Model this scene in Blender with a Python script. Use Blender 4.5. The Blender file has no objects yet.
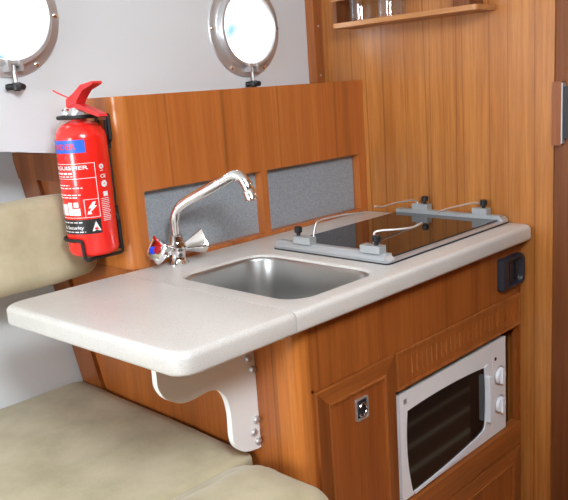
import bpy, bmesh, math, random
from mathutils import Vector, Matrix, noise
PI = math.pi
random.seed(4)
S = bpy.context.scene
COL = S.collection

# ------------------------------------------------------------------ camera
F_PX = 741.38
yaw, pitch, roll = .7813, -.2156, -.0689
Fv = Vector((math.sin(yaw)*math.cos(pitch), math.cos(yaw)*math.cos(pitch), math.sin(pitch)))
Rv = Vector((math.cos(yaw), -math.sin(yaw), 0))
Uv = Rv.cross(Fv)
R2 = math.cos(roll)*Rv + math.sin(roll)*Uv
U2 = -math.sin(roll)*Rv + math.cos(roll)*Uv
cam = bpy.data.cameras.new('camera')
cam.sensor_width = 36
cam.lens = F_PX*36/568
cam.clip_start = .02
co = bpy.data.objects.new('camera', cam)
M = Matrix.Identity(4)
for i in range(3):
    M[i][0] = R2[i]; M[i][1] = U2[i]; M[i][2] = -Fv[i]
M[0][3], M[1][3], M[2][3] = -1.6488, -.8111, .3584
co.matrix_world = M
COL.objects.link(co)
S.camera = co

# ------------------------------------------------------------------ view, world, lights
S.view_settings.view_transform = 'Standard'
S.view_settings.look = 'None'
S.view_settings.gamma = 1
S.view_settings.exposure = 0.0
W = bpy.data.worlds.new('sky')
S.world = W
W.use_nodes = True
OFFX = 4.2
wn = W.node_tree.nodes; wl = W.node_tree.links
wn.clear()
wo = wn.new('ShaderNodeOutputWorld'); wb = wn.new('ShaderNodeBackground')
tc = wn.new('ShaderNodeTexCoord'); nz = wn.new('ShaderNodeTexNoise'); rp = wn.new('ShaderNodeValToRGB')
nz.inputs['Scale'].default_value = 7.0
nz.inputs['Detail'].default_value = 3
rp.color_ramp.elements[0].position = .36; rp.color_ramp.elements[0].color = (.036, .088, .125, 1)
rp.color_ramp.elements[1].position = .52; rp.color_ramp.elements[1].color = (1, 1, 1, 1)
mpw = wn.new('ShaderNodeMapping'); mpw.inputs['Location'].default_value = (OFFX, .0, .0)
wl.new(tc.outputs['Generated'], mpw.inputs['Vector']); wl.new(mpw.outputs['Vector'], nz.inputs['Vector']); wl.new(nz.outputs['Fac'], rp.inputs['Fac'])
wl.new(rp.outputs['Color'], wb.inputs['Color']); wb.inputs['Strength'].default_value = 8.0
wl.new(wb.outputs[0], wo.inputs[0])

def area(name, loc, target, sx, sy, power, col=(1, 1, 1)):
    l = bpy.data.lights.new(name, 'AREA'); l.shape = 'RECTANGLE'
    l.size, l.size_y, l.energy, l.color = sx, sy, power, col
    o = bpy.data.objects.new(name, l); COL.objects.link(o)
    o.location = loc
    o.rotation_euler = (Vector(target)-Vector(loc)).to_track_quat('-Z', 'Y').to_euler()
    return o
area('added_key_light', (-1.40, -.95, .98), (-.30, .40, .05), .50, .50, 36, (.89, .955, 1.0))  # added key lamp, tilted at the galley; the ceiling has no hatch
area('companionway_light', (-2.9, .18, .30), (-.5, .5, .1), .5, .8, 29, (.89, .955, 1.0))
area('forward_cabin_fill', (.9, -.5, 1.0), (.9, -.5, 0), .5, .5, 5, (1, .98, .95))  # added lamp out of view, lights the sole mirrored in the oven window

# ------------------------------------------------------------------ materials
def mat(name, color=(.8, .8, .8), rough=.5, metal=0, spec=.5, coat=0):
    m = bpy.data.materials.new(name); m.use_nodes = True
    b = m.node_tree.nodes['Principled BSDF']
    b.inputs['Base Color'].default_value = (*color, 1)
    b.inputs['Roughness'].default_value = rough
    b.inputs['Metallic'].default_value = metal
    b.inputs['Specular IOR Level'].default_value = spec
    b.inputs['Coat Weight'].default_value = coat
    return m
def nodes(m): return m.node_tree.nodes, m.node_tree.links, m.node_tree.nodes['Principled BSDF']
def mapping(m, scale, offset=(0, 0, 0)):
    n, l, b = nodes(m)
    t = n.new('ShaderNodeTexCoord'); mp = n.new('ShaderNodeMapping')
    mp.inputs['Scale'].default_value = scale; mp.inputs['Location'].default_value = offset
    l.new(t.outputs['Object'], mp.inputs['Vector'])
    return mp.outputs['Vector']
def noise_tex(m, vec, scale, detail=3, rough=.5):
    n, l, b = nodes(m)
    t = n.new('ShaderNodeTexNoise'); t.inputs['Scale'].default_value = scale
    t.inputs['Detail'].default_value = detail; t.inputs['Roughness'].default_value = rough
    l.new(vec, t.inputs['Vector']); return t.outputs['Fac']
def ramp(m, fac, stops):
    n, l, b = nodes(m)
    r = n.new('ShaderNodeValToRGB'); e = r.color_ramp.elements
    while len(e) < len(stops): e.new(.5)
    for i, (p, c) in enumerate(stops):
        e[i].position = p; e[i].color = (*c, 1) if len(c) == 3 else c
    l.new(fac, r.inputs['Fac']); return r.outputs['Color']
def mixc(m, fac, a, b_, mode='MIX'):
    n, l, b = nodes(m)
    x = n.new('ShaderNodeMix'); x.data_type = 'RGBA'; x.blend_type = mode
    for sock, v in ((x.inputs[0], fac), (x.inputs[6], a), (x.inputs[7], b_)):
        if hasattr(v, 'links'): l.new(v, sock)
        else: sock.default_value = v if isinstance(v, float) else (*v, 1)
    return x.outputs[2]
def bump(m, fac, strength, dist=.002):
    n, l, b = nodes(m)
    bp = n.new('ShaderNodeBump'); bp.inputs['Strength'].default_value = strength
    bp.inputs['Distance'].default_value = dist
    l.new(fac, bp.inputs['Height']); l.new(bp.outputs[0], b.inputs['Normal'])
def setc(m, c):
    n, l, b = nodes(m); l.new(c, b.inputs['Base Color'])

def teak(name, axis='Z', light=(.50, .215, .062), dark=(.30, .105, .026), rough=.33, seam=.6, seam_scale=13, off=(0, 0, 0), spec=.5, grain=.75):
    m = mat(name, light, rough, spec=spec)
    k = {'X': (.035, 1, 1), 'Y': (1, .035, 1), 'Z': (1, 1, .035)}[axis]
    k2 = {'X': (.006, 1, 1), 'Y': (1, .006, 1), 'Z': (1, 1, .006)}[axis]
    v = mapping(m, k, off); v2 = mapping(m, k2, off)
    fine = noise_tex(m, v, 150, 5, .65)
    band = noise_tex(m, v, 22, 3, .55)
    c = ramp(m, band, [(.30, dark), (.5, tuple((a+b)/2 for a, b in zip(dark, light))), (.68, light)])
    c2 = ramp(m, fine, [(.34, (.72, .66, .60)), (.60, (1.05, 1.05, 1.05))])
    c = mixc(m, grain, c, c2, 'MULTIPLY')
    sm = noise_tex(m, v2, seam_scale, 1, .3)
    line = ramp(m, sm, [(.482, (0, 0, 0)), (.497, (1, 1, 1)), (.512, (0, 0, 0))])
    lm = mixc(m, 1.0, line, (seam, seam, seam), 'MULTIPLY')
    c = mixc(m, lm, c, (.17, .052, .013))
    setc(m, c); bump(m, fine, .10, .001)
    return m
T_BULK = teak('teak_bulkhead', light=(.51, .203, .050), dark=(.38, .132, .027), seam=.75, seam_scale=17, off=(.3, .7, 0), rough=.27, spec=.6)
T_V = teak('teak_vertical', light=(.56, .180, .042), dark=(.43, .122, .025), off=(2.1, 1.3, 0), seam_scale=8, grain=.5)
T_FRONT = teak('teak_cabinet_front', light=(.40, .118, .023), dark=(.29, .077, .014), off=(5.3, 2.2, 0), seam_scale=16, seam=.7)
T_X = teak('teak_lengthwise', 'X', light=(.42, .130, .028), dark=(.29, .083, .017), seam=.2)
T_Y = teak('teak_crosswise', 'Y', light=(.53, .24, .078), dark=(.36, .135, .036), seam=.15)
T_DOOR = teak('teak_door', light=(.40, .115, .023), dark=(.30, .078, .015), off=(7.3, 1.2, 0), seam_scale=18, seam=.6)
T_STILE = teak('teak_door_stile', light=(.31, .089, .018), dark=(.18, .047, .010), off=(3.3, 9.2, 0), seam=.25)
T_POST = teak('teak_post', light=(.55, .180, .037), dark=(.44, .135, .025), off=(1.3, 4.2, 0), seam=.15, rough=.28)
T_DARK = teak('dark_teak', light=(.22, .070, .020), dark=(.14, .042, .012), seam=.2, rough=.45, spec=.3)
T_PLAIN = teak('plain_teak', light=(.41, .122, .025), dark=(.34, .096, .018), seam=.1)
T_SLOTLIT = teak('lit_slot_teak', light=(.80, .44, .19), dark=(.70, .36, .14), seam=.05)  # pale tone, paints the light caught inside the vent slots
T_TRIM = teak('teak_trim', light=(.45, .15, .038), dark=(.33, .10, .022), seam=.1)

WHITE = mat('white_gelcoat', (.76, .76, .765), .42)
setc(WHITE, ramp(WHITE, noise_tex(WHITE, mapping(WHITE, (1, 1, 1)), 3, 2), [(.3, (.70, .73, .755)), (.7, (.725, .755, .78))]))
CEIL = mat('white_headliner', (.78, .77, .75), .7)
COUNTER = mat('pale_speckled_stone', (.66, .62, .58), .30)
_v = mapping(COUNTER, (1, 1, 1))
_c = ramp(COUNTER, noise_tex(COUNTER, _v, 420, 2, .6), [(.30, (.46, .43, .405)), (.48, (.615, .59, .56)), (.72, (.69, .665, .64))])
_c = mixc(COUNTER, .45, _c, ramp(COUNTER, noise_tex(COUNTER, _v, 9, 3), [(.3, (.55, .53, .505)), (.7, (.65, .62, .59))]))
setc(COUNTER, _c)
FLAP = COUNTER
GREYP = mat('grey_laminate', (.30, .33, .36), .55)
setc(GREYP, ramp(GREYP, noise_tex(GREYP, mapping(GREYP, (1, 1, 1)), 260, 3, .7), [(.32, (.25, .285, .32)), (.68, (.38, .42, .455))]))
SUEDE = mat('beige_suede', (.44, .40, .28), .85, spec=.2)
_v = mapping(SUEDE, (1, 1, 1))
_c = ramp(SUEDE, noise_tex(SUEDE, _v, 9, 4, .6), [(.30, (.38, .325, .205)), (.5, (.46, .40, .265)), (.70, (.53, .465, .32))])
setc(SUEDE, _c); bump(SUEDE, noise_tex(SUEDE, _v, 160, 4, .7), .25, .002)
nodes(SUEDE)[2].inputs['Sheen Weight'].default_value = .25
STEEL = mat('brushed_steel', (.50, .50, .49), .34, 1)
bump(STEEL, noise_tex(STEEL, mapping(STEEL, (6, 60, 60)), 20, 3), .06, .001)
CHROME = mat('chrome', (.86, .86, .87), .07, 1)
WIRE = mat('bright_wire', (.82, .83, .84), .3, .7)
NICKEL = mat('satin_nickel', (.62, .62, .63), .42, .75)
ALU = mat('grey_aluminium', (.44, .46, .475), .45, .35)
SILVERTRIM = mat('polished_trim', (.55, .57, .60), .33, .6)
BLACKGLASS = mat('black_hob_glass', (.006, .006, .007), .03, spec=.75)
OVENGLASS = mat('dark_oven_glass', (.008, .007, .007), .05, spec=.5)
BLACK = mat('black_plastic', (.014, .014, .016), .42)
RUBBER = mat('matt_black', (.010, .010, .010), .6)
NAVY = mat('dark_navy_plastic', (.018, .022, .036), .38)
RED = mat('red_enamel', (.86, .020, .013), .22, coat=.4)
REDP = mat('red_plastic', (.72, .03, .03), .42)
BLUE = mat('blue_print', (.02, .12, .62), .4)
WPRINT = mat('white_print', (.88, .82, .82), .5)
KPRINT = mat('black_print', (.012, .012, .012), .45)
BLUECAP = mat('blue_cap', (.01, .05, .6), .3)
REDCAP = mat('red_cap', (.35, .005, .01), .3)
PLATE = mat('white_bracket_plate', (.88, .88, .88), .4)
OVENW = mat('silver_white_oven', (.86, .85, .87), .38)
OVENP = mat('white_oven_plastic', (.84, .86, .92), .35)
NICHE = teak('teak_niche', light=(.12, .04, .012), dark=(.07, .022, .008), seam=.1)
GOLD = mat('brass', (.65, .42, .16), .3, 1)

def glass(name, tint=(1, 1, 1), refl=.5, rough=.0, thin=True):
    m = bpy.data.materials.new(name); m.use_nodes = True
    n = m.node_tree.nodes; l = m.node_tree.links; n.clear()
    o = n.new('ShaderNodeOutputMaterial'); mx = n.new('ShaderNodeMixShader')
    t = n.new('ShaderNodeBsdfTransparent'); g = n.new('ShaderNodeBsdfGlossy'); f = n.new('ShaderNodeMath'); lw = n.new('ShaderNodeLayerWeight'); pw = n.new('ShaderNodeMath')
    t.inputs[0].default_value = (*tint, 1); g.inputs['Roughness'].default_value = rough
    lw.inputs['Blend'].default_value = .5; pw.operation = 'POWER'; pw.inputs[1].default_value = 4.0
    f.operation = 'MULTIPLY_ADD'; f.inputs[1].default_value = .75; f.inputs[2].default_value = .06
    l.new(lw.outputs['Facing'], pw.inputs[0]); l.new(pw.outputs[0], f.inputs[0])
    l.new(f.outputs[0], mx.inputs[0]); l.new(t.outputs[0], mx.inputs[1]); l.new(g.outputs[0], mx.inputs[2])
    l.new(mx.outputs[0], o.inputs[0])
    return m
PANE = glass('porthole_pane', (.97, .98, .98))
TUMBLER = glass('clear_tumbler_glass', (.985, .99, .99))

FLOORM = mat('teak_and_holly_sole', (.3, .13, .05), .35)
_n, _l, _b = nodes(FLOORM)
_w = _n.new('ShaderNodeTexWave'); _w.bands_direction = 'Y'; _w.inputs['Scale'].default_value = 3.2
_w.inputs['Distortion'].default_value = 0
_l.new(mapping(FLOORM, (1, 1, 1)), _w.inputs['Vector'])
setc(FLOORM, mixc(FLOORM, ramp(FLOORM, _w.outputs['Fac'], [(.86, (0, 0, 0)), (.9, (1, 1, 1))]), (.30, .13, .05), (.75, .62, .42)))

# ------------------------------------------------------------------ helpers
def wloc(p):
    v = Vector((0, 0, 0))
    while p is not None:
        v += p.location; p = p.parent
    return v
def obj(name, bm, m, parent=None, smooth=40, loc=None, bevel=0, segs=2):
    if bevel:
        es = [e for e in bm.edges if len(e.link_faces) == 2 and e.calc_face_angle(0) > .6]
        bmesh.ops.bevel(bm, geom=es, offset=bevel, segments=segs, affect='EDGES', profile=.5, clamp_overlap=True)
    off = wloc(parent) if parent is not None else Vector(loc or (0, 0, 0))
    if off.length: bmesh.ops.translate(bm, verts=bm.verts, vec=-off)
    bmesh.ops.recalc_face_normals(bm, faces=bm.faces)
    me = bpy.data.meshes.new(name); bm.to_mesh(me); bm.free()
    if smooth:
        for p in me.polygons: p.use_smooth = True
        me.set_sharp_from_angle(angle=math.radians(smooth))
    for x in (m if isinstance(m, (list, tuple)) else [m]): me.materials.append(x)
    o = bpy.data.objects.new(name, me); COL.objects.link(o)
    if parent is not None: o.parent = parent
    elif loc: o.location = loc
    return o
def tag(o, label, cat, group=None):
    o['label'] = label; o['category'] = cat
    if group: o['group'] = group
    return o
def thing(name, loc, label, cat, group=None):
    o = bpy.data.objects.new(name, None); COL.objects.link(o); o.location = loc
    o.empty_display_size = .05
    return tag(o, label, cat, group)
def struct(name, bm, m, **k):
    o = obj(name, bm, m, **k); o['kind'] = 'structure'; return o
def B(*boxes):
    bm = bmesh.new()
    for b in boxes: box(bm, *b)
    return bm
def box(bm, x0, x1, y0, y1, z0, z1):
    v = [bm.verts.new(p) for p in ((x0, y0, z0), (x1, y0, z0), (x1, y1, z0), (x0, y1, z0), (x0, y0, z1), (x1, y0, z1), (x1, y1, z1), (x0, y1, z1))]
    for f in ((3, 2, 1, 0), (4, 5, 6, 7), (0, 1, 5, 4), (1, 2, 6, 5), (2, 3, 7, 6), (3, 0, 4, 7)):
        bm.faces.new([v[i] for i in f])
def prism(bm, pts, axis, a0, a1):
    """polygon pts in the plane across axis, extruded a0..a1; X:(y,z) Y:(x,z) Z:(x,y)"""
    def P(p, a): return {'X': (a, p[0], p[1]), 'Y': (p[0], a, p[1]), 'Z': (p[0], p[1], a)}[axis]
    A = [bm.verts.new(P(p, a0)) for p in pts]; C = [bm.verts.new(P(p, a1)) for p in pts]
    n = len(pts)
    bm.faces.new(A); bm.faces.new(C[::-1])
    for i in range(n): bm.faces.new((A[i], C[i], C[(i+1) % n], A[(i+1) % n]))
    return bm
def lathe(bm, prof, mtx=None, n=32, cap0=True, cap1=True):
    """profile (r,h) turned about local Z"""
    rings = []
    for r, h in prof:
        rings.append([bm.verts.new((r*math.cos(2*PI*i/n), r*math.sin(2*PI*i/n), h)) for i in range(n)])
    for a, b in zip(rings, rings[1:]):
        for i in range(n): bm.faces.new((a[i], a[(i+1) % n], b[(i+1) % n], b[i]))
    if cap0: bm.faces.new(rings[0][::-1])
    if cap1: bm.faces.new(rings[-1])
    if mtx is not None:
        vs = [v for r in rings for v in r]
        bmesh.ops.transform(bm, matrix=mtx, verts=vs)
    return bm
def aim(loc, d, spin=0):
    return Matrix.Translation(loc) @ Vector(d).to_track_quat('Z', 'Y').to_matrix().to_4x4() @ Matrix.Rotation(spin, 4, 'Z')
def smooth_path(pts, k=6):
    pts = [Vector(p) for p in pts]; out = []
    ext = [2*pts[0]-pts[1]] + pts + [2*pts[-1]-pts[-2]]
    for i in range(1, len(ext)-2):
        p0, p1, p2, p3 = ext[i-1:i+3]
        for j in range(k):
            t = j/k
            out.append(.5*((2*p1)+(p2-p0)*t+(2*p0-5*p1+4*p2-p3)*t*t+(3*p1-p0-3*p2+p3)*t**3))
    out.append(pts[-1]); return out
def tube(bm, pts, r, n=12, smooth=0):
    if smooth: pts = smooth_path(pts, smooth)
    pts = [Vector(p) for p in pts]
    rr = r if isinstance(r, (list, tuple)) else None
    prev = None; rings = []
    for i, p in enumerate(pts):
        t = (pts[min(i+1, len(pts)-1)]-pts[max(i-1, 0)]).normalized()
        if prev is None:
            u = t.orthogonal().normalized()
        else:
            u = (prev - t*prev.dot(t)).normalized()
        prev = u; w = t.cross(u)
        q = r
        if rr:
            f = i/(len(pts)-1)*(len(rr)-1); a = int(min(f, len(rr)-2)); q = rr[a]+(rr[a+1]-rr[a])*(f-a)
        rings.append([bm.verts.new(p+q*(math.cos(2*PI*k/n)*u+math.sin(2*PI*k/n)*w)) for k in range(n)])
    for a, b in zip(rings, rings[1:]):
        for i in range(n): bm.faces.new((a[i], a[(i+1) % n], b[(i+1) % n], b[i]))
    bm.faces.new(rings[0][::-1]); bm.faces.new(rings[-1])
    return bm
def rrect(x0, x1, y0, y1, r, n=6):
    rs = r if isinstance(r, (list, tuple)) else (r,)*4   # corners: x0y0, x1y0, x1y1, x0y1
    out = []
    for (cx, cy, a0), q in zip(((x0, y0, PI), (x1, y0, 1.5*PI), (x1, y1, 0), (x0, y1, .5*PI)), rs):
        ox = cx + q*(1 if cx == x0 else -1); oy = cy + q*(1 if cy == y0 else -1)
        for i in range(n+1):
            a = a0+PI/2*i/n
            out.append((ox+q*math.cos(a), oy+q*math.sin(a)))
    return out
def loops(bm, ls, close0=True, close1=True):
    rings = [[bm.verts.new(p) for p in l] for l in ls]
    n = len(rings[0])
    for a, b in zip(rings, rings[1:]):
        for i in range(n): bm.faces.new((a[i], a[(i+1) % n], b[(i+1) % n], b[i]))
    if close0: bm.faces.new(rings[0][::-1])
    if close1: bm.faces.new(rings[-1])
    return rings
def text_bm(s, size, width=None):
    c = bpy.data.curves.new('t', 'FONT'); c.body = s; c.size = size; c.align_x = 'CENTER'
    c.resolution_u = 3; c.offset = .018*size
    o = bpy.data.objects.new('t', c); COL.objects.link(o)
    bpy.context.view_layer.update()
    me = bpy.data.meshes.new_from_object(o.evaluated_get(bpy.context.evaluated_depsgraph_get()))
    bm = bmesh.new(); bm.from_mesh(me)
    bpy.data.objects.remove(o); bpy.data.curves.remove(c); bpy.data.meshes.remove(me)
    if width:
        xs = [v.co.x for v in bm.verts]; w = max(xs)-min(xs); m = (max(xs)+min(xs))/2
        for v in bm.verts: v.co.x = (v.co.x-m)*width/w
    return bm
def pillow(cx, cy, cz, lx, ly, lz, r, cuts=22, bulge=.0, wr=.0, seed=0, rot=None):
    bm = bmesh.new(); bmesh.ops.create_cube(bm, size=1)
    bmesh.ops.subdivide_edges(bm, edges=bm.edges[:], cuts=cuts, use_grid_fill=True)
    h = Vector((lx/2, ly/2, lz/2)); inner = Vector((max(h.x-r, 0), max(h.y-r, 0), max(h.z-r, 0)))
    for v in bm.verts:
        # denser sampling near the rims
        p = Vector([math.sin(c*PI)*.5*.35+c*.65 for c in v.co]); p = Vector((p.x*2*h.x, p.y*2*h.y, p.z*2*h.z))
        q = Vector([max(-i, min(i, c)) for c, i in zip(p, inner)])
        d = p-q
        s = q + (d.normalized()*r if d.length > 1e-6 else d)
        fx = max(0, 1-(s.x/h.x)**2); fy = max(0, 1-(s.y/h.y)**2); fz = max(0, 1-(s.z/h.z)**2)
        s.z += bulge*math.copysign(1, s.z)*fx*fy*(abs(s.z)/h.z)
        s.y += bulge*.6*math.copysign(1, s.y)*fx*fz*(abs(s.y)/h.y)
        if wr:
            nn = noise.noise_vector(Vector((s.x*5+seed, s.y*5, s.z*5)))+.5*noise.noise_vector(Vector((s.x*14+seed, s.y*14, s.z*14)))
            s += nn*wr
        v.co = s
    m = Matrix.Translation((cx, cy, cz))
    if rot is not None: m = m @ rot
    bmesh.ops.transform(bm, matrix=m, verts=bm.verts)
    return bm

# ------------------------------------------------------------------ the setting
ZF = -.9; ZC = 1.06; XL = -3.0; YF = -1.9; YB = .665; EX = -.80
def hullsec(y0=YF):
    return [(y0, ZF), (.88+.37*ZF, ZF), (.88+.37*.258, .258), (YB+.03, .258), (YB+.03, ZC), (y0, ZC)]
struct('floor', B((XL, 1.6, YF, .57, ZF-.03, ZF)), FLOORM)
struct('ceiling', B((XL, 1.6, YF, YB+.03, ZC, ZC+.03)), CEIL)
struct('wall_left', prism(bmesh.new(), hullsec(), 'X', XL-.03, XL), WHITE)
struct('wall_front', B((XL, 1.6, YF-.03, YF, ZF, ZC)), T_DARK)
struct('wall_forward', prism(bmesh.new(), hullsec(), 'X', 1.57, 1.6), T_V)
# hull side: cabin side with two round openings, side deck underside, sloping hull
PORT = [(-.275, .514), (-.931, .537)]
RH = .098
def zledge(x): return .2465+.14*(EX-max(-1.3, min(EX, x)))
def hull():
    bm = bmesh.new(); N = 48; s = .13
    xs = sorted([XL] + [c for p in PORT for c in (p[0]-s, p[0]+s)] + [-1.3, EX, 0.0, 1.6])
    z1 = ZC
    th = .03
    def quad(a, b, c, d):
        bm.faces.new([bm.verts.new(p) for p in (a, b, c, d)])
    for y in (YB, YB+th):
        for a, b in zip(xs, xs[1:]):
            pc = [p for p in PORT if abs((a+b)/2-p[0]) < .01]
            if not pc:
                quad((a, y, zledge(a)), (b, y, zledge(b)), (b, y, z1), (a, y, z1))
            else:
                cx, cz = pc[0]
                quad((a, y, zledge(a)), (b, y, zledge(b)), (b, y, cz-s), (a, y, cz-s))
                quad((a, y, cz+s), (b, y, cz+s), (b, y, z1), (a, y, z1))
                I = []; O = []
                for i in range(N):
                    t = 2*PI*(i+.0)/N; c_, s_ = math.cos(t), math.sin(t); k = s/max(abs(c_), abs(s_))
                    I.append(bm.verts.new((cx+RH*c_, y, cz+RH*s_))); O.append(bm.verts.new((cx+k*c_, y, cz+k*s_)))
                for i in range(N): bm.faces.new((I[i], I[(i+1) % N], O[(i+1) % N], O[i]))
    for cx, cz in PORT:
        ring = [[bm.verts.new((cx+RH*math.cos(2*PI*i/N), y, cz+RH*math.sin(2*PI*i/N))) for i in range(N)] for y in (YB, YB+th)]
        for i in range(N): bm.faces.new((ring[0][i], ring[0][(i+1) % N], ring[1][(i+1) % N], ring[1][i]))
    H = lambda z: .88+.37*z
    for a, b in ((XL, -1.3), (-1.3, EX), (EX, 1.6)):
        pa, pb = [[(x, YB, zledge(x)), (x, YB+th, zledge(x)), (x, H(zledge(x)), zledge(x)), (x, H(-.1), -.1), (x, H(-.5), -.5), (x, H(ZF), ZF)] for x in (a, b)]
        for i in range(5): quad(pa[i], pb[i], pb[i+1], pa[i+1])
    return bm
struct('wall_back', hull(), WHITE)
bm = prism(bmesh.new(), hullsec(-.048), 'X', 0, .022)
box(bm, 0, .022, YF, -.72, ZF, ZC); box(bm, 0, .022, -.72, -.048, .95, ZC)
struct('wall_right', bm, T_BULK)
t1 = struct('trim_1', B((-.036, -.0005, .635, YB-.0005, .364, ZC-.001)), T_TRIM, bevel=.002)
for z in (.385, .52, .70, .88):
    obj('screw', lathe(bmesh.new(), [(.0032, 0), (.0032, .001), (.001, .0018)], aim((-.018, .635, z), (0, -1, 0)), 12), NICKEL, t1)
struct('trim_2', prism(bmesh.new(), [(-1.3, zledge(-1.3)-.001), (EX-.002, zledge(EX)-.001), (EX-.002, zledge(EX)+.010), (-1.3, zledge(-1.3)+.010)], 'Y', YB-.006, YB+.004), WHITE, bevel=.002)
# doorway post beside the bulkhead's free edge
struct('trim_3', B((.004, .045, -.115, -.0485, ZF, ZC-.001)), T_DARK, bevel=.003)

for k, (cx, cz) in enumerate(PORT):
    w = bpy.data.objects.new('window_%d' % (k+1), None); COL.objects.link(w)
    w.location = (cx, YB, cz); w['kind'] = 'structure'
    A = aim((cx, YB, cz), (0, -1, 0))
    # flange + tunnel, one closed turned section
    prof = [(.0965, -.040), (.0965, -.001), (.1220, -.001), (.1235, .002), (.1215, .005), (.1040, .0065), (.1010, .009), (.0990, .022), (.0965, .025), (.0905, .025), (.0880, .022), (.0880, -.040)]
    bm = bmesh.new(); lathe(bm, prof+[prof[0]], A, 56, False, False)
    bmesh.ops.remove_doubles(bm, verts=bm.verts, dist=1e-5)
    obj('frame', bm, NICKEL, w)
    bm = bmesh.new(); lathe(bm, [(.0884, .0135), (.0884, .0185)], A, 56); obj('pane', bm, PANE, w)
    for j in range(6):
        a = PI*j/3
        p = (cx+.113*math.cos(a), YB-.006, cz+.113*math.sin(a))
        bm = bmesh.new(); lathe(bm, [(.0058, 0), (.0058, .0015), (.003, .0035)], aim(p, (0, -1, 0)), 14)
        box(bm, p[0]-.004, p[0]+.004, p[1]-.0042, p[1]-.003, p[2]-.0006, p[2]+.0006)
        obj('screw', bm, CHROME, w)
    # swing bolt with three-lobed knob, at the bottom
    zb = cz-.105
    bm = bmesh.new()
    box(bm, cx-.016, cx-.010, YB-.030, YB-.004, zb-.006, zb+.016); box(bm, cx+.010, cx+.016, YB-.030, YB-.004, zb-.006, zb+.016)
    tube(bm, [(cx-.017, YB-.018, zb+.008), (cx+.017, YB-.018, zb+.008)], .004)
    tube(bm, [(cx, YB-.018, zb+.010), (cx+.001, YB-.020, zb-.032)], .0042)
    obj('latch', bm, NICKEL, w)
    bm = bmesh.new(); kc = Vector((cx+.001, YB-.021, zb-.034))
    lathe(bm, [(.008, .006), (.009, .0), (.009, -.008), (.006, -.011)], Matrix.Translation(kc), 20)
    for j in range(3):
        a = 2*PI*j/3+.5
        d = Vector((math.cos(a), math.sin(a), 0))
        tube(bm, [kc+d*.004+Vector((0, 0, -.002)), kc+d*.014+Vector((0, 0, -.002)), kc+d*.021+Vector((0, 0, -.003)), kc+d*.0225+Vector((0, 0, -.003))], [.0065, .0068, .0066, .003])
    obj('latch_knob', bm, BLACK, w)

# ------------------------------------------------------------------ galley cabinet
YC = .032; YS = .5
gal = thing('galley_cabinet', (-.4, .25, ZF), 'long teak galley base cabinet under the pale worktop, holding the oven', 'cabinet')
# apron, stiles and rails round the door, the oven niche and the lower door
TK = .018
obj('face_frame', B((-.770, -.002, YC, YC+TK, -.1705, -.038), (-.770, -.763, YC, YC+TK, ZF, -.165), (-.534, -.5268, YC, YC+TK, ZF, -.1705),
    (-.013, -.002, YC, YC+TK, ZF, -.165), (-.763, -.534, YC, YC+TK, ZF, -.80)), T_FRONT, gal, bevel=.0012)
bm = bmesh.new()
pts = [(-.80, .085)] + [(-.77-.03*math.cos(a), .062-.03*math.sin(a)) for a in [PI/2*i/8 for i in range(9)]] + [(-.7702, .032), (-.7702, .085)]
prism(bm, pts, 'Z', ZF, -.038); obj('corner_post', bm, T_POST, gal)
# end panel, scribed to the hull
H = lambda z: .878+.37*z
bm = bmesh.new()
prism(bm, [(YS, -.038), (.085, -.038), (.085, ZF), (H(ZF)-.003, ZF), (H(0), 0), (H(.236), .236), (H(.236), .2455), (.667, .2455), (.667, -.0002), (YS, -.0002)], 'X', EX, EX+.016)
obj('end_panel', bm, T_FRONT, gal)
bm = bmesh.new()
box(bm, EX-.010, EX, .667, H(.24)-.004, .182, .2455)
obj('frame_rail', bm, T_STILE, gal, bevel=.002)
bm = bmesh.new()
prism(bm, [(H(.182)-.09, .182), (H(.182)-.004, .182), (H(-.31)-.004, -.31), (H(-.31)-.09, -.31)], 'X', EX-.010, EX)
obj('frame_stile', bm, T_STILE, gal, bevel=.002)
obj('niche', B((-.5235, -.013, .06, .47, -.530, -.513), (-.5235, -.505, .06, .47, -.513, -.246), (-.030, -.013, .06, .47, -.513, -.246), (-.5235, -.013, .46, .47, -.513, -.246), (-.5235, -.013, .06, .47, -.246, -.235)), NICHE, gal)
# vent panel with a row of slots
vp = bmesh.new()
x0, x1, z0, z1 = -.5265, -.014, -.2510, -.1705
y0, y1 = YC-.004, YC-.001
ns = 24; sx0, sx1 = -.470, -.052; pitch_ = (sx1-sx0)/(ns-1); sw = .0058; sz0, sz1 = -.229, -.192
box(vp, x0, x1, y0, y1, sz1, z1); box(vp, x0, x1, y0, y1, z0, sz0)
ed = [x0]
for i in range(ns):
    c = sx0+i*pitch_; ed += [c-sw/2, c+sw/2]
ed.append(x1)
for i in range(0, len(ed), 2): box(vp, ed[i], ed[i+1], y0, y1, sz0, sz1)
v_ = obj('vent_panel', vp, T_PLAIN, gal)
sbk = obj('slot_light', B((x0+.01, x1-.01, y1+.0003, y1+.004, sz0-.01, sz1+.01)), T_SLOTLIT, v_); sbk['label'] = 'pale backing painting the light caught inside the slots'  # pale backing stands for the lit inner walls of the slots
fr = B((x0, x1, y0-.003, y0, z1-.006, z1), (x0, x1, y0-.003, y0, z0, z0+.006), (x0, x0+.006, y0-.003, y0, z0+.006, z1-.006), (x1-.006, x1, y0-.003, y0, z0+.006, z1-.006))
obj('beading', fr, T_TRIM, v_, bevel=.001)
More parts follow.
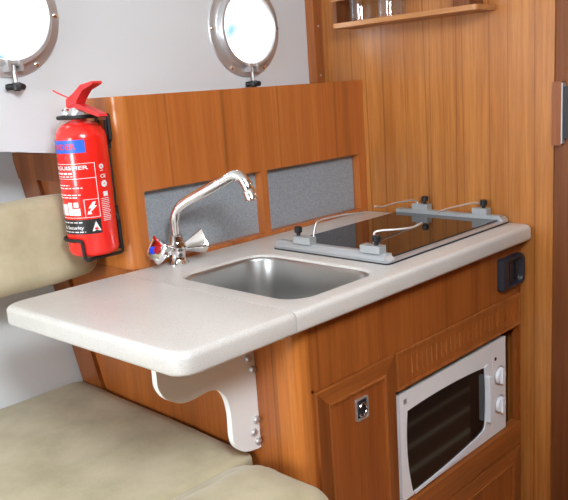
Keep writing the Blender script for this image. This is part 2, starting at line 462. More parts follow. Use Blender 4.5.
# rail below the niche and lower door with raised frame
obj('niche_rail', B((-.5225, -.0135, YC-.006, YC+.018, -.572, -.512)), T_X, gal, bevel=.003)
def panel_door(name, x0, x1, z0, z1, w, parent):
    d = bpy.data.objects.new(name, None); COL.objects.link(d); d.parent = parent
    d.location = Vector(((x0+x1)/2, YC, (z0+z1)/2))-wloc(parent)
    yo = YC-.007
    o = [(x0, z0), (x1, z0), (x1, z1), (x0, z1)]; i_ = [(x0+w, z0+w), (x1-w, z0+w), (x1-w, z1-w), (x0+w, z1-w)]
    for s in range(4):
        bm = prism(bmesh.new(), [o[s], o[(s+1) % 4], i_[(s+1) % 4], i_[s]], 'Y', yo, YC+.012)
        obj('stile' if s % 2 else 'rail', bm, T_STILE if s % 2 else T_X, d, bevel=.0015)
    bm = B((x0+w, x1-w, YC-.004, YC+.008, z0+w, z1-w)); obj('inset_panel', bm, T_DOOR, d)
    q = .0045; X0, X1, Z0, Z1 = x0+w, x1-w, z0+w, z1-w
    obj('beading', B((X0, X1, yo-.002, YC-.004, Z1-q, Z1), (X0, X1, yo-.002, YC-.004, Z0, Z0+q), (X0, X0+q, yo-.002, YC-.004, Z0+q, Z1-q), (X1-q, X1, yo-.002, YC-.004, Z0+q, Z1-q)), T_TRIM, d, bevel=.0015)
    return d
d1 = panel_door('cabinet_door', -.763, -.534, -.79, -.172, .030, gal)
# flush ring pull
hx0, hx1, hz0, hz1 = -.658, -.622, -.266, -.222
bm = bmesh.new()
hcx, hcz = (hx0+hx1)/2, (hz0+hz1)/2
def hs(k): return [((x-hcx)*k+hcx, (z-hcz)*k+hcz) for x, z in rrect(hx0, hx1, hz0, hz1, .004, 3)]
loops(bm, [[(x, YC-.0039, z) for x, z in hs(1)], [(x, YC-.008, z) for x, z in hs(1)], [(x, YC-.008, z) for x, z in hs(.87)], [(x, YC-.0045, z) for x, z in hs(.84)]])
hd = obj('ring_pull', bm, NICKEL, d1); hd['label'] = 'square metal flush ring pull'
bm = bmesh.new(); loops(bm, [[(x, YC-.0044, z) for x, z in hs(.83)], [(x, YC-.0052, z) for x, z in hs(.81)]]); obj('pull_dish', bm, NAVY, hd)
bm = bmesh.new()
pth = [((hx0+hx1)/2+.011*math.cos(a), YC-.0085, (hz0+hz1)/2+.013*math.sin(a)-.002) for a in [PI*.15+1.7*PI*i/20-PI*1.0 for i in range(21)]]
tube(bm, pth, .0022, 8); obj('ring', bm, CHROME, hd)
bm = bmesh.new(); lathe(bm, [(.008, 0), (.008, .0015)], aim(((hx0+hx1)/2, YC-.0045, (hz0+hz1)/2), (0, -1, 0)), 20); obj('latch_boss', bm, BLACK, hd)
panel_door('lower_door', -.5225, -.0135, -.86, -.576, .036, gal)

# ------------------------------------------------------------------ splashback box with two recesses
spl = thing('splashback_cabinet', (-.4, .58, 0), 'tall teak splashback box with two grey recesses standing behind the worktop', 'splashback')
ZS = .363; YS = .5
A0, A1, AZ0, AZ1 = -.7525, -.4075, .009, .163
B0, B1 = -.388, -.0305
bm = bmesh.new()
T = .024
box(bm, -.768, -.0005, YS, YS+T, AZ1, ZS)
box(bm, -.768, -.0005, YS, YS+T, .0005, AZ0)
box(bm, -.768, A0, YS, YS+T, AZ0, AZ1); box(bm, A1, B0, YS, YS+T, AZ0, AZ1); box(bm, B1, -.0005, YS, YS+T, AZ0, AZ1)
obj('front_board', bm, T_V, spl)
bm = bmesh.new()
pts = [(EX, YB-.001), (EX, .53)] + [(-.77-.03*math.cos(a), .53-.03*math.sin(a)) for a in [PI/2*i/10 for i in range(1, 10)]] + [(-.768, .5), (-.768, .53), (EX+.02, .535), (EX+.02, YB-.001)]
prism(bm, pts, 'Z', .0005, ZS); obj('end_board', bm, T_POST, spl)
obj('top_board', B((-.78, -.0005, YS+T, YB-.001, ZS-.018, ZS-.0005)), T_X, spl)
obj('recess_panel', B((A0-.006, A1+.006, YS+T+.0005, YS+T+.006, AZ0-.006, AZ1+.008)), GREYP, spl)['label'] = 'grey laminate back of the left recess'
obj('recess_panel', B((B0-.006, B1+.006, YS+T+.0005, YS+T+.006, AZ0-.006, AZ1+.008)), GREYP, spl)['label'] = 'grey laminate back of the right recess'

# ------------------------------------------------------------------ worktop, flap, sink
TT = .0375
def slab(x0, x1, y0, y1, t, rad, er, free, hole=None, hr=.05):
    """free: which of x0,x1,y0,y1 edges are rounded"""
    bm = bmesh.new(); n = 6
    def ring(ins, z):
        f = [ins if k else 0 for k in free]
        return [(x, y, z) for x, y in rrect(x0+f[0], x1-f[1], y0+f[2], y1-f[3], rad, n)]
    prof = []
    for i in range(7):
        a = PI/2*i/6
        prof.append((er*(1-math.sin(a)), -er*(1-math.cos(a))))
    prof = [(p[0], p[1]) for p in prof]            # from top rim (inset er, z 0) ... reversed below
    top = [(er*(1-math.sin(a)), -er*(1-math.cos(a))) for a in [PI/2*i/6 for i in range(7)]]
    e2 = er*.6
    bot = [(e2*(1-math.cos(a)), -t+e2*(1-math.sin(a))) for a in [PI/2*i/4 for i in range(5)]]
    rings = [ring(i, z) for i, z in top+bot]
    R = loops(bm, rings, False, hole is None)
    def border(Rg): return [bm.edges.get((Rg[i], Rg[(i+1) % len(Rg)])) for i in range(len(Rg))]
    if hole:
        hx0, hx1, hy0, hy1 = hole; hb = .005
        hp = [(-hb*(1-math.sin(a)), -hb*(1-math.cos(a))) for a in [PI/2*i/4 for i in range(5)]] + [(0, -t)]
        hl = [[(x, y, z) for x, y in rrect(hx0+i, hx1-i, hy0+i, hy1-i, hr, n)] for i, z in hp]
        Hh = loops(bm, hl, False, False)
        bmesh.ops.triangle_fill(bm, edges=border(R[0])+border(Hh[0]), use_beauty=True)
        bmesh.ops.triangle_fill(bm, edges=border(R[-1])+border(Hh[-1]), use_beauty=True)
    else:
        bm.faces.new(R[0][::-1])
    bmesh.ops.remove_doubles(bm, verts=bm.verts, dist=1e-6)
    return bm
SX0, SX1, SY0, SY1 = -.782, -.543, .045, .382
wt = obj('worktop', slab(-.826, -.0008, 0, YS-.0005, TT, (.001, .016, .001, .001), .011, (0, 1, 1, 0), (SX0, SX1, SY0, SY1), .052), COUNTER, loc=(-.4, .25, -TT))
tag(wt, 'pale speckled worktop slab with the sink cut into it', 'worktop')
bm = slab(-1.070, -.8282, 0.0, YS+.012, TT, (.03, .001, .001, .03), .011, (1, 0, 1, 1))
for v in bm.verts:      # the outer end runs slightly askew
    k_ = (-.8282-v.co.x)/.25; v.co.x -= k_*(.024*v.co.y/.5 - .004)
fl = obj('worktop_flap', bm, FLAP, loc=(-.95, .25, -TT))
tag(fl, 'pale hinged worktop flap projecting left over the settee', 'worktop flap')

sk = thing('sink', ((SX0+SX1)/2, (SY0+SY1)/2, -.15), 'rounded stainless steel sink bowl set into the worktop', 'sink')
bm = bmesh.new()
ls = []
def sr(ins, z, r): return [(x, y, z) for x, y in rrect(SX0-.002+ins, SX1+.002-ins, SY0-.002+ins, SY1+.002-ins, r, 8)]
for ins, z, r in ((.0030, -.0052, .053), (.0050, -.0065, .051), (.007, -.012, .050), (.009, -.08, .050), (.012, -.115, .048), (.020, -.136, .042), (.036, -.147, .034), (.058, -.150, .025)):
    ls.append(sr(ins, z, r))
loops(bm, ls, False, True)
bw = obj('bowl', bm, STEEL, sk, smooth=60)
so = bw.modifiers.new('thickness', 'SOLIDIFY'); so.thickness = .0012; so.offset = -1
bm = bmesh.new(); lathe(bm, [(.026, .0), (.026, .002), (.020, .002), (.017, -.0005)], Matrix.Translation((-.665, .21, -.1497)), 28); obj('drain', bm, CHROME, sk)

# flap bracket
br = thing('flap_bracket', (-.80, .147, -.16), 'white curved bracket plate screwed below the worktop flap', 'bracket')
cur = smooth_path([(-1.013, 0, -.082), (-1.012, 0, -.103), (-.998, 0, -.126), (-.972, 0, -.142), (-.948, 0, -.145), (-.920, 0, -.1425), (-.900, 0, -.144), (-.884, 0, -.153), (-.872, 0, -.172), (-.866, 0, -.205), (-.866, 0, -.250), (-.857, 0, -.273), (-.836, 0, -.287), (-.810, 0, -.292)], 4)
pts = [(-.8005, -.0382), (-1.013, -.0382)] + [(p.x, p.z) for p in cur] + [(-.8005, -.292)]
bm = bmesh.new(); prism(bm, pts, 'Y', .140, .153)
obj('plate', bm, PLATE, br, bevel=.002)
for x, z in ((-.817, -.113), (-.808, -.136), (-.8085, -.233), (-.8165, -.255), (-.808, -.276)):
    bm = bmesh.new(); lathe(bm, [(.0068, 0), (.0068, .002), (.0052, .006), (.003, .0065)], aim((x, .140, z), (0, -1, 0)), 16)
    box(bm, x-.0045, x+.0045, .1326, .1338, z-.0008, z+.0008)
    obj('screw', bm, NICKEL, br)

# ------------------------------------------------------------------ mixer tap
tx, ty = -.708, .464
tap = thing('mixer_tap', (tx, ty, 0), 'chrome mixer tap with angled spout and two pyramid handles behind sink', 'tap')
bm = bmesh.new()
lathe(bm, [(.024, .0002), (.024, .004), (.0185, .009), (.0165, .020), (.0185, .030), (.0195, .040), (.0165, .050), (.0150, .054), (.0150, .064), (.0125, .066)], Matrix.Translation((tx, ty, 0)), 28)
for s in (-1, 1):
    lathe(bm, [(.0115, .004), (.0115, .026), (.0085, .032)], aim((tx, ty, .030), (s*.95, -.10, .28)), 20)
obj('tap_body', bm, CHROME, tap)
sp = [(tx, ty, .058), (tx, ty, .085), (tx+.001, ty-.002, .106), (-.702, .451, .124), (-.688, .427, .141), (-.672, .395, .158), (-.656, .362, .1755), (-.648, .343, .1855), (-.643, .330, .1885), (-.639, .316, .184), (-.636, .306, .170), (-.635, .301, .156)]
bm = bmesh.new(); tube(bm, sp, [.0105, .0108, .0118, .0122, .0122, .012], 18, 5); obj('spout', bm, CHROME, tap, smooth=60)
bm = bmesh.new(); dd = Vector(sp[-1])-Vector(sp[-2])
lathe(bm, [(.012, -.004), (.0142, .0), (.0142, .017), (.0122, .019)], aim(sp[-1], dd), 22); obj('aerator', bm, CHROME, tap)
for s, dirv, capm in ((-1, (-.96, -.10, .17), BLUECAP), (1, (.93, -.30, .16), None)):
    d = Vector(dirv).normalized(); base = Vector((tx, ty, .033))+d*.020
    A = aim(base, d, PI/4+.3)
    bm = bmesh.new()
    # four-sided flared handle
    rs = [(.011, 0), (.013, .006), (.029, .038), (.0295, .041), (.025, .043)]
    rings = []
    for r, h in rs:
        rings.append([bm.verts.new((x*1, y*1, h)) for x, y in rrect(-r*.80, r*.80, -r*.80, r*.80, r*.18, 3)])
    n = len(rings[0])
    for a, b in zip(rings, rings[1:]):
        for i in range(n): bm.faces.new((a[i], a[(i+1) % n], b[(i+1) % n], b[i]))
    bm.faces.new(rings[0][::-1]); bm.faces.new(rings[-1])
    bmesh.ops.transform(bm, matrix=A, verts=bm.verts)
    h_ = obj('handle', bm, CHROME, tap)
    if s < 0:
        for q, cm, nm in (((-.004, .006), BLUECAP, 'blue_cap'), ((.005, -.007), REDCAP, 'red_cap')):
            bm = bmesh.new()
            lathe(bm, [(.0085, .0425), (.0085, .046), (.005, .049)], A @ Matrix.Translation((q[0], q[1], 0)), 18)
            obj(nm, bm, cm, h_)

# ------------------------------------------------------------------ hob
HX0, HX1, HY0, HY1 = -.500, -.004, .058, .383
hob = thing('hob', ((HX0+HX1)/2, (HY0+HY1)/2, 0), 'black glass hob with grey side rails and wire pan holders on worktop', 'hob')
bm = bmesh.new(); o_ = rrect(HX0, HX1, HY0, HY1, .012, 5)
def ins(l, d): 
    cx, cy = (HX0+HX1)/2, (HY0+HY1)/2; kx = 1-2*d/(HX1-HX0); ky = 1-2*d/(HY1-HY0)
    return [((x-cx)*kx+cx, (y-cy)*ky+cy) for x, y in l]
loops(bm, [[(x, y, .0031) for x, y in o_], [(x, y, .005) for x, y in o_], [(x, y, .0065) for x, y in ins(o_, .003)]])
obj('hob_trim', bm, SILVERTRIM, hob)
bm = bmesh.new(); loops(bm, [[(x, y, .0002) for x, y in ins(o_, -.0012)], [(x, y, .003) for x, y in ins(o_, -.0012)]]); obj('shadow_gap', bm, RUBBER, hob)['label'] = 'thin black strip painting the shadow gap under the hob frame'  # black strip stands for the shadow line round the hob frame
bm = B((HX0+.010, HX1-.010, HY0+.017, HY1-.008, .0068, .0095)); obj('glass_plate', bm, BLACKGLASS, hob, bevel=.001)
for s, xa, xb in ((0, HX0+.001, HX0+.030), (1, HX1-.030, HX1-.001)):
    bm = bmesh.new()
    top = .019
    if s == 0: prof = [(xa, .0066), (xb, .0066), (xb, top-.001), (xb-.003, top), (xa+.013, top), (xa+.003, .010)]
    else: prof = [(xa, .0066), (xb, .0066), (xb-.002, .010), (xb-.012, top), (xa+.003, top), (xa, top-.001)]
    prism(bm, prof, 'Y', HY0+.012, HY1-.006)
    obj('side_rail', bm, ALU, hob, bevel=.001)
    bm = bmesh.new()
    prism(bm, [(HY0+.0125, .0066), (HY0+.0125, .016), (HY0-.001+.004, .0066)], 'X', xa+.002, xb-.002); obj('rail_end', bm, SILVERTRIM, hob)
cl = [  # rail x, y range, knob y, knob tall, arm path
 (HX0+.017, .272, .322, .315, [(-.474, .279, .030), (-.468, .276, .058), (-.455, .276, .0655), (-.418, .268, .0685), (-.375, .256, .0685), (-.335, .246, .0655)]),
 (HX0+.017, .082, .132, .098, [(-.476, .110, .036), (-.472, .112, .050), (-.466, .108, .059), (-.430, .076, .0595), (-.405, .062, .0605), (-.372, .064, .0625)]),
 (HX1-.017, .278, .326, .292, [(-.020, .310, .026), (-.026, .316, .040), (-.045, .315, .046), (-.110, .316, .050), (-.18, .310, .051), (-.215, .307, .0575)]),
 (HX1-.017, .106, .146, .120, [(-.020, .124, .038), (-.026, .128, .046), (-.05, .135, .050), (-.12, .150, .0485), (-.165, .155, .047), (-.175, .157, .044)])]
for x, ya, yb, ky, arm in cl:
    bm = B((x-.012, x+.010, ya, yb, .0185, .034)); c_ = obj('clamp', bm, ALU, hob, bevel=.0015)
    bm = bmesh.new(); lathe(bm, [(.0045, .033), (.0045, .039), (.0085, .042), (.0092, .052), (.007, .0545)], Matrix.Translation((x, ky, 0)), 18)
    obj('clamp_knob', bm, BLACK, c_)
    bm = bmesh.new(); tube(bm, arm, .0022, 8, 4); obj('pan_holder_arm', bm, WIRE, c_, smooth=60)

# ------------------------------------------------------------------ power socket
ps = thing('power_socket', (-.056, YC, -.107), 'dark navy power socket on the cabinet front under worktop corner', 'socket')
bm = bmesh.new(); X0, X1, Z0, Z1 = -.116, -.006, -.146, -.068
o_ = rrect(X0, X1, Z0, Z1, (.006, .020, .020, .006), 5)
def sc(l, kx, kz, ox=0): 
    cx, cz = (X0+X1)/2, (Z0+Z1)/2
    return [((x-cx)*kx+cx+ox, (z-cz)*kz+cz) for x, z in l]
loops(bm, [[(x, YC-.0003, z) for x, z in o_], [(x, YC-.012, z) for x, z in o_], [(x, YC-.016, z) for x, z in sc(o_, .94, .93)], [(x, YC-.016, z) for x, z in sc(o_, .62, .80, .006)], [(x, YC-.006, z) for x, z in sc(o_, .56, .74, .006)]])
obj('cover_plate', bm, NAVY, ps)
bm = B((-.076, -.066, YC-.011, YC-.006, -.130, -.086), (-.046, -.036, YC-.011, YC-.006, -.130, -.086)); obj('rocker', bm, BLACK, ps, bevel=.001)
bm = B((-.034, -.028, YC-.0085, YC-.006, -.132, -.126)); obj('indicator', bm, NICKEL, ps)

# ------------------------------------------------------------------ microwave oven
MX0, MX1, MZ0, MZ1 = -.511, -.0735, -.5065, -.2675
YM = .0345
mw = thing('microwave_oven', ((MX0+MX1)/2, .2, -.5125), 'silver white microwave oven in the cabinet niche', 'oven')
obj('casing', B((MX0, MX1, YM+.012, .40, MZ0, MZ1)), OVENW, mw, bevel=.004)
for fx in (MX0+.03, MX1-.06):
    for fy in (.07, .34): obj('foot', B((fx, fx+.03, fy, fy+.03, -.5128, MZ0)), RUBBER, mw)
def arc(p, q, bulge, n=10):
    (x0, z0), (x1, z1) = p, q; dx, dz = x1-x0, z1-z0; L = math.hypot(dx, dz)
    return [(x0+dx*t-dz/L*bulge*4*t*(1-t), z0+dz*t+dx/L*bulge*4*t*(1-t)) for t in [i/n for i in range(n)]]
# door right edge is an S curve; facia to its right carries the knobs
seam_pts = smooth_path([(-.140, 0, MZ1), (-.139, 0, -.300), (-.133, 0, -.345), (-.131, 0, -.400), (-.136, 0, -.450), (-.148, 0, -.485), (-.165, 0, MZ0)], 4)
seam = [(p.x, p.z) for p in seam_pts]
bm = bmesh.new(); prism(bm, [(MX0, MZ0), (MX0, MZ1)] + seam, 'Y', YM, YM+.012)
dr = obj('oven_door', bm, OVENW, mw, bevel=.0015)
bm = bmesh.new(); prism(bm, [(x+.0015, z) for x, z in seam] + [(MX1, MZ0), (MX1, MZ1)], 'Y', YM, YM+.012)
fa = obj('facia', bm, OVENW, mw, bevel=.0015)
TL, TR, RR, BR, BL = (-.484, -.310), (-.178, -.316), (-.168, -.40), (-.180, -.474), (-.474, -.497)
wpts = arc(TL, TR, .006) + arc(TR, BR, .003, 6) + arc(BR, BL, .008, 10) + arc(BL, TL, .010, 10)
bm = bmesh.new(); prism(bm, wpts, 'Y', YM-.0012, YM+.001); obj('oven_window', bm, OVENGLASS, dr)
# white swoosh moulding: handle side and curved foot below the window
mould_o = smooth_path([(-.163, 0, -.312), (-.153, 0, -.36), (-.151, 0, -.42), (-.160, 0, -.468), (-.186, 0, -.484), (-.26, 0, -.4935), (-.36, 0, -.500), (-.470, 0, -.5045)], 4)
mould_i = smooth_path([(-.178, 0, -.316), (-.1715, 0, -.36), (-.1705, 0, -.42), (-.180, 0, -.462), (-.200, 0, -.4745), (-.27, 0, -.4835), (-.37, 0, -.4925), (-.472, 0, -.4975)], 4)
bm = bmesh.new(); prism(bm, [(p.x, p.z) for p in mould_o] + [(p.x, p.z) for p in mould_i][::-1], 'Y', YM-.004, YM)
obj('door_moulding', bm, OVENP, dr, bevel=.001)
obj('door_handle', B((-.176, -.166, YM-.016, YM-.003, -.452, -.338)), OVENP, dr, bevel=.003)
for z in (-.359, -.434):
    bm = bmesh.new(); lathe(bm, [(.0245, 0), (.0245, .0012), (.0215, .0012)], aim((-.1040, YM-.0001, z), (0, -1, 0)), 32); obj('dial_ring', bm, NICKEL, fa)
    bm = bmesh.new(); A = aim((-.1040, YM-.0012, z), (0, -1, 0))
    lathe(bm, [(.0205, 0), (.0195, .005), (.018, .0065)], A, 32)
    box(bm, -.1040-.0055, -.1040+.0055, YM-.013, YM-.007, z-.0185, z+.0185)
    obj('dial', bm, OVENP, fa)
bm = bmesh.new(); lathe(bm, [(.0045, 0), (.0045, .001)], aim((-.1225, YM, -.3115), (0, -1, 0)), 16); obj('indicator_lamp', bm, RUBBER, fa)
obj('badge', B((-.497, -.486, YM-.0006, YM, -.292, -.281)), NICKEL, dr)

# ------------------------------------------------------------------ fire extinguisher and its wire bracket
ex, ey = -.857, .5485
ez0 = .0465
RE = .0515
fe = thing('fire_extinguisher', (ex, ey, ez0), 'red fire extinguisher hanging on the left end of splashback', 'fire extinguisher')
HB = .268
bm = bmesh.new()
prof = [(.030, 0), (.044, .002), (.0495, .007), (RE, .015), (RE, HB-.030)] + [(RE*math.cos(a)*.72+RE*.28, HB-.030+.036*math.sin(a)) for a in [PI/2*i/8 for i in range(1, 8)]] + [(.016, HB+.007), (.015, HB+.018)]
lathe(bm, prof, Matrix.Translation((ex, ey, ez0)), 48)
cyl = obj('cylinder', bm, RED, fe)
def zz(z): return .0366+.879*z
def wrap(bm, phi0, z, rr):
    """flat artwork (x right, y up) onto the cylinder; phi measured from -X towards -Y"""
    for v in bm.verts:
        a = phi0 + v.co.x/rr
        v.co = Vector((ex-rr*math.cos(a), ey-rr*math.sin(a), zz(z)+v.co.y*.9))
    return bm
def patch(a0, a1, z0, z1, rr, n=24):
    bm = bmesh.new(); lo = []; hi = []; z0 = zz(z0); z1 = zz(z1)
    for i in range(n+1):
        a = a0+(a1-a0)*i/n
        lo.append(bm.verts.new((ex-rr*math.cos(a), ey-rr*math.sin(a), z0))); hi.append(bm.verts.new((ex-rr*math.cos(a), ey-rr*math.sin(a), z1)))
    for i in range(n): bm.faces.new((lo[i], lo[i+1], hi[i+1], hi[i]))
    return bm
def merge(bms):
    m_ = bmesh.new()
    for b in bms:
        me = bpy.data.meshes.new('m'); b.to_mesh(me); b.free(); m_.from_mesh(me); bpy.data.meshes.remove(me)
    return m_
r1, r2 = RE+.0003, RE+.0006
D = math.radians
band = obj('blue_band', patch(D(-66), D(66), .2535, .2825, r1), BLUE, cyl)
obj('lettering', wrap(text_bm('POWDER', .017, .084), 0, .2620, r2), REDP, band)
art = []
art.append(wrap(text_bm('EXTINGUISHER', .0115, .122), 0, .2165, r2))
def bars(a0, a1, z0, z1): art.append(patch(D(a0), D(a1), z0, z1, r2, max(2, int(abs(a1-a0)/4))))
bars(-82, 82, .2290, .2300); bars(-82, 82, .1955, .1965); bars(81, 82.4, .106, .230); bars(-82.4, -81, .106, .230)
bars(-82, 82, .106, .107)
rnd = random.Random(2)
for z, a1, h in ((.2060, 30, .004), (.2000, 30, .0022), (.180, 20, .0022), (.1735, 50, .0022), (.158, 44, .0022), (.152, 36, .0022)):
    a = -56
    while a < a1:
        w = rnd.uniform(5, 13); bars(a, min(a+w, a1), z, z+h); a += w+3
# pictogram row
for a0, z0, w, h in ((-40, .112, 20, .026), (-14, .112, 20, .026), (8, .112, 12, .030), (21, .112, 18, .016), (24, .131, 12, .011)):
    bars(a0, a0+w, z0, z0+h)
bars(49, 50, .107, .148); bars(49, 81, .147, .148)
bolt = bmesh.new()
bolt.faces.new([bolt.verts.new((x*.001, y*.001, 0)) for x, y in ((3, 28), (9, 28), (5, 19), (11, 19), (-3, 6), (-1, 1), (-10, 0), (-8, 9), (-6, 6), (-1, 14), (-7, 14))])
bmesh.ops.triangulate(bolt, faces=bolt.faces[:])
art.append(wrap(bolt, D(65), .113, r2))
# right column of marks
def disc(a, z, ro, ri):
    bm = bmesh.new(); n = 20
    O = [bm.verts.new((ro*math.cos(2*PI*i/n), ro*math.sin(2*PI*i/n), 0)) for i in range(n)]
    I = [bm.verts.new((ri*math.cos(2*PI*i/n), ri*math.sin(2*PI*i/n), 0)) for i in range(n)]
    for i in range(n): bm.faces.new((O[i], O[(i+1) % n], I[(i+1) % n], I[i]))
    art.append(wrap(bm, D(a), z, r2))
disc(98, .219, .0055, .002); bars(94, 102, .209, .2105)
art.append(wrap(text_bm('CE', .011), D(100), .193, r2))
disc(101, .179, .0075, .0015); bars(95, 108, .150, .161)
a = 0
for i in range(13):
    z = .145-.0042*i; bars(88, 113-rnd.uniform(0, 5), z, z+.0013)
obj('label_print', merge(art), WPRINT, cyl)
kb = obj('black_label', patch(D(-70), D(82), .068, .102, r1), KPRINT, cyl)
wa = [wrap(text_bm('& Security', .0105, .052), D(14), .080, r2+.0002)]
tri = bmesh.new()
def tr_(pts): tri.faces.new([tri.verts.new((x*.001, y*.001, 0)) for x, y in pts])
tr_(((-9, 1), (-6.6, 1), (0, 19.5), (0, 23))); tr_(((9, 1), (6.6, 1), (0, 19.5), (0, 23))); tr_(((-9, 1), (9, 1), (7.6, 3), (-7.6, 3)))
wa.append(wrap(tri, D(70), .073, r2+.0002))
for z, a0, a1 in ((.0945, -40, 40), (.0725, -40, 46)):
    a = a0
    while a < a1: wa.append(patch(D(a), D(min(a+9, a1)), z, z+.0022, r2+.0002, 3)); a += 12
obj('label_print', merge(wa), WPRINT, kb)
tri = bmesh.new(); tr_(((-7, 3.2), (7, 3.2), (0, 18.5)))
obj('warning_field', wrap(tri, D(70), .073, r2+.0001), WPRINT, kb)
tri = bmesh.new(); tr_(((-3, 4), (3.4, 4), (3.8, 8), (2.2, 6.5), (.6, 12.5), (-1, 8), (-2.6, 10), (-4, 6.5)))
obj('flame_mark', wrap(tri, D(70), .073, r2+.0004), RED, kb)
# head: valve, gauge, lever, carrying handle, safety pin
zt = ez0+HB
HS = .80      # head height scale
n_before = set(bpy.data.objects)
bm = bmesh.new()
lathe(bm, [(.016, .012), (.017, .018), (.017, .034), (.012, .040)], Matrix.Translation((ex, ey, zt)), 20)
tube(bm, [(ex, ey, zt+.027), (ex, ey+.040, zt+.027)], .0095, 16)
tube(bm, [(ex, ey-.010, zt+.026), (ex-.012, ey-.030, zt+.022)], .008, 14)
va = obj('valve', bm, NICKEL, fe)
bm = bmesh.new(); lathe(bm, [(.0115, 0), (.0115, .009), (.009, .011)], aim((ex-.012, ey+.020, zt+.027), (-1, -.2, .1)), 20); obj('gauge', bm, CHROME, va)
bm = bmesh.new()   # lower carrying handle, folded sheet
w = .009
prism(bm, [(ey+.022, zt+.040), (ey+.016, zt+.052), (ey-.015, zt+.050), (ey-.092, zt+.022), (ey-.094, zt+.016), (ey-.086, zt+.016), (ey-.020, zt+.036)], 'X', ex-w, ex+w)
obj('carry_handle', bm, REDP, fe, bevel=.002)
bm = bmesh.new()   # upper squeeze lever
prism(bm, [(ey+.024, zt+.042), (ey+.020, zt+.062), (ey-.010, zt+.076), (ey-.040, zt+.094), (ey-.082, zt+.100), (ey-.086, zt+.095), (ey-.078, zt+.091), (ey-.046, zt+.081), (ey-.022, zt+.060), (ey-.016, zt+.051)], 'X', ex-w-.002, ex+w+.002)
obj('squeeze_lever', bm, REDP, fe, bevel=.002)
bm = bmesh.new(); tube(bm, [(ex-.002, ey+.010, zt+.060), (ex-.022, ey+.034, zt+.080), (ex-.026, ey+.040, zt+.086)], .0018, 8); obj('safety_pin', bm, REDP, fe)

for o in set(bpy.data.objects)-n_before:
    for v in o.data.vertices: v.co.z = HB+(v.co.z-HB)*HS

eb = thing('extinguisher_bracket', (EX, ey, .06), 'black wire wall bracket cradling the red fire extinguisher', 'bracket')
bx = EX-.004
bm = bmesh.new(); g = .0035
# back wires and plate
for dy in (-.014, .014): tube(bm, [(bx-.001, ey+dy, .048), (bx-.001, ey+dy, .318)], g, 8)
box(bm, bx-.0045, EX-.0003, ey-.018, ey+.018, .11, .14); box(bm, bx-.0045, EX-.0003, ey-.018, ey+.018, .26, .29)
obj('back_frame', bm, RUBBER, eb)
bm = bmesh.new(); rc = .018
zc = ez0+HB+.0135
tube(bm, [(bx, ey-.024, zc-.05), (bx, ey-.024, zc-.006), (bx-.006, ey-.025, zc), (ex+.005, ey-.034, zc), (ex-.020, ey-.034, zc), (ex-.030, ey-.010, zc), (ex-.026, ey+.034, zc)], .0042, 10, 4)
tube(bm, [(bx, ey+.022, zc-.05), (bx, ey+.022, zc-.006), (bx-.006, ey+.022, zc), (ex+.005, ey+.024, zc), (ex-.010, ey+.024, zc)], .0038, 10, 4)
tube(bm, [(bx, ey-.024, zc-.05), (bx, ey-.014, zc-.06)], .0035, 8); tube(bm, [(bx, ey+.022, zc-.05), (bx, ey+.014, zc-.06)], .0035, 8)
obj('neck_fork', bm, RUBBER, eb)
bm = bmesh.new(); rc = RE+.0045
zb = ez0-.004
ring = [(ex-rc*math.cos(a), ey-rc*math.sin(a), .084) for a in [D(-75+(105)*i/14) for i in range(15)]]
a = D(36)
ring += [(ex-rc*math.cos(a), ey-rc*math.sin(a), .078), (ex-rc*math.cos(a)+.002, ey-rc*math.sin(a)+.001, .054), (ex-rc*.70, ey-rc*.62, zb), (ex-rc*.3, ey-rc*.5, zb), (ex+.03, ey-.030, zb), (bx, ey-.022, zb+.001), (bx, ey-.021, .062), (bx, ey-.020, .11)]
tube(bm, ring, .0036, 8, 2)
tube(bm, [(bx, ey-.020, .11), (bx, ey-.014, .125)], .0036, 8)
obj('bottom_cradle', bm, RUBBER, eb)

# ------------------------------------------------------------------ settee
sb = obj('settee_base', B((-2.6, EX-.006, -.06, .525, ZF, -.436)), T_V, loc=(-1.7, .25, ZF), bevel=.004)
tag(sb, 'teak plinth carrying the beige settee cushions', 'settee base')
bm = pillow(-1.7035, .4575, -.358, 1.79, .620, .115, .016, 40, .003, .0025, 3)
for v in bm.verts:
    v.co.y = min(v.co.y, .872+.37*v.co.z); v.co.z = max(v.co.z, -.4355); v.co.y = max(v.co.y, .1440); v.co.x = min(v.co.x, EX-(.0115 if v.co.y > .58 else .002))
sc_ = obj('seat_cushion', bm, SUEDE, loc=(-1.7, .45, -.4355))
tag(sc_, 'wide flat beige suede seat cushion under the worktop flap', 'cushion')
bm = pillow(-1.738, .025, -.352, 1.84, .230, .146, .066, 40, .002, .003, 9)
for v in bm.verts:
    v.co.z = max(v.co.z, -.4355); v.co.y = min(v.co.y, .1415)
    w_ = max(0, min(1, (-.818-v.co.x)/.055))
    if v.co.y > .066 and v.co.z > -.345: v.co.z = max(v.co.z, -.281-(v.co.y-.066)*.27-(1-math.sqrt(1-(1-w_)**2))*.07)
    if v.co.y > .025: v.co.x = min(v.co.x, EX-.002)
bo = obj('seat_cushion', bm, SUEDE, loc=(-1.7, .02, -.4355))
tag(bo, 'rounded beige front bolster cushion along the edge of the settee', 'cushion')
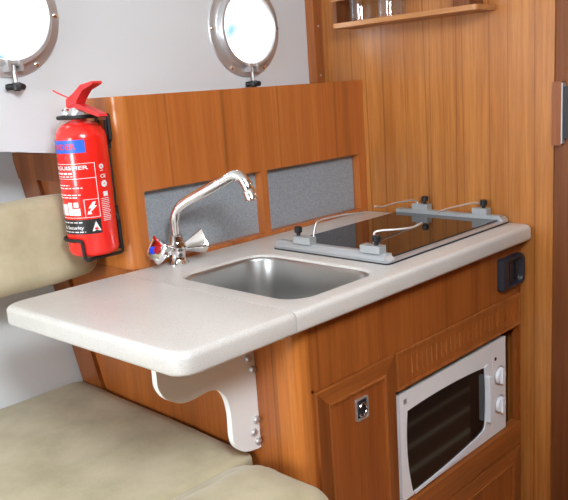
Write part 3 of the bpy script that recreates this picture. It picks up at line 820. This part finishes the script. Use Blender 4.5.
rot = Matrix.Rotation(D(-1.5), 4, 'Y') @ Matrix.Rotation(D(-4), 4, 'Z') @ Matrix.Rotation(D(-13), 4, 'X')
bk = obj('backrest_cushion', pillow(-1.411, .695, .059, 1.19, .095, .188, .03, 36, .004, .005, 5, rot), SUEDE, loc=(-1.4, .66, 0))
tag(bk, 'beige suede backrest cushion leaning behind the red extinguisher', 'cushion')

# ------------------------------------------------------------------ glass rack on the bulkhead
rk = thing('glass_rack', (-.04, .3, .515), 'teak fiddle rack holding tumblers high on the bulkhead', 'shelf')
SZ = .501
bm = bmesh.new()
prism(bm, [(x, y) for x, y in rrect(-.088, -.0005, .095, .527, (.012, .001, .001, .012), 4)], 'Z', SZ, SZ+.012)
obj('shelf_board', bm, T_Y, rk, bevel=.003)
obj('end_post', B((-.086, -.0005, .508, .520, SZ+.012, SZ+.16)), T_DARK, rk, bevel=.002)
obj('end_post', B((-.062, -.0005, .128, .172, SZ+.012, SZ+.16)), T_DARK, rk, bevel=.002)
obj('rail', B((-.087, -.079, .097, .525, SZ+.068, SZ+.088)), T_Y, rk, bevel=.002)
for k, (y, lab) in enumerate(((.455, 'clear tumbler at the end of the rack nearest the porthole wall'), (.362, 'clear tumbler in the rack, second from the porthole wall'))):
    bm = bmesh.new()
    lathe(bm, [(.034, 0), (.036, .002), (.038, .09), (.0365, .09), (.0345, .008), (.001, .007)], Matrix.Translation((-.044, y, SZ+.0123)), 32)
    tag(obj('drinking_glass', bm, TUMBLER, loc=(-.044, y, SZ+.0123)), lab, 'glass', 'tumblers in the rack')

# ------------------------------------------------------------------ lock keeper on the doorway post
lk = thing('lock_keeper', (-.012, -.0645, .26), 'teak lock keeper block with metal plate on the doorway post', 'lock')
obj('block', B((-.012, .0036, -.0700, -.0487, .188, .330)), T_STILE, lk, bevel=.002)
obj('strike_plate', B((-.012, .0036, -.0730, -.0703, .192, .327)), ALU, lk)
obj('bolt_box', B((-.009, .0036, -.092, -.0733, .203, .318)), BLACK, lk, bevel=.001)
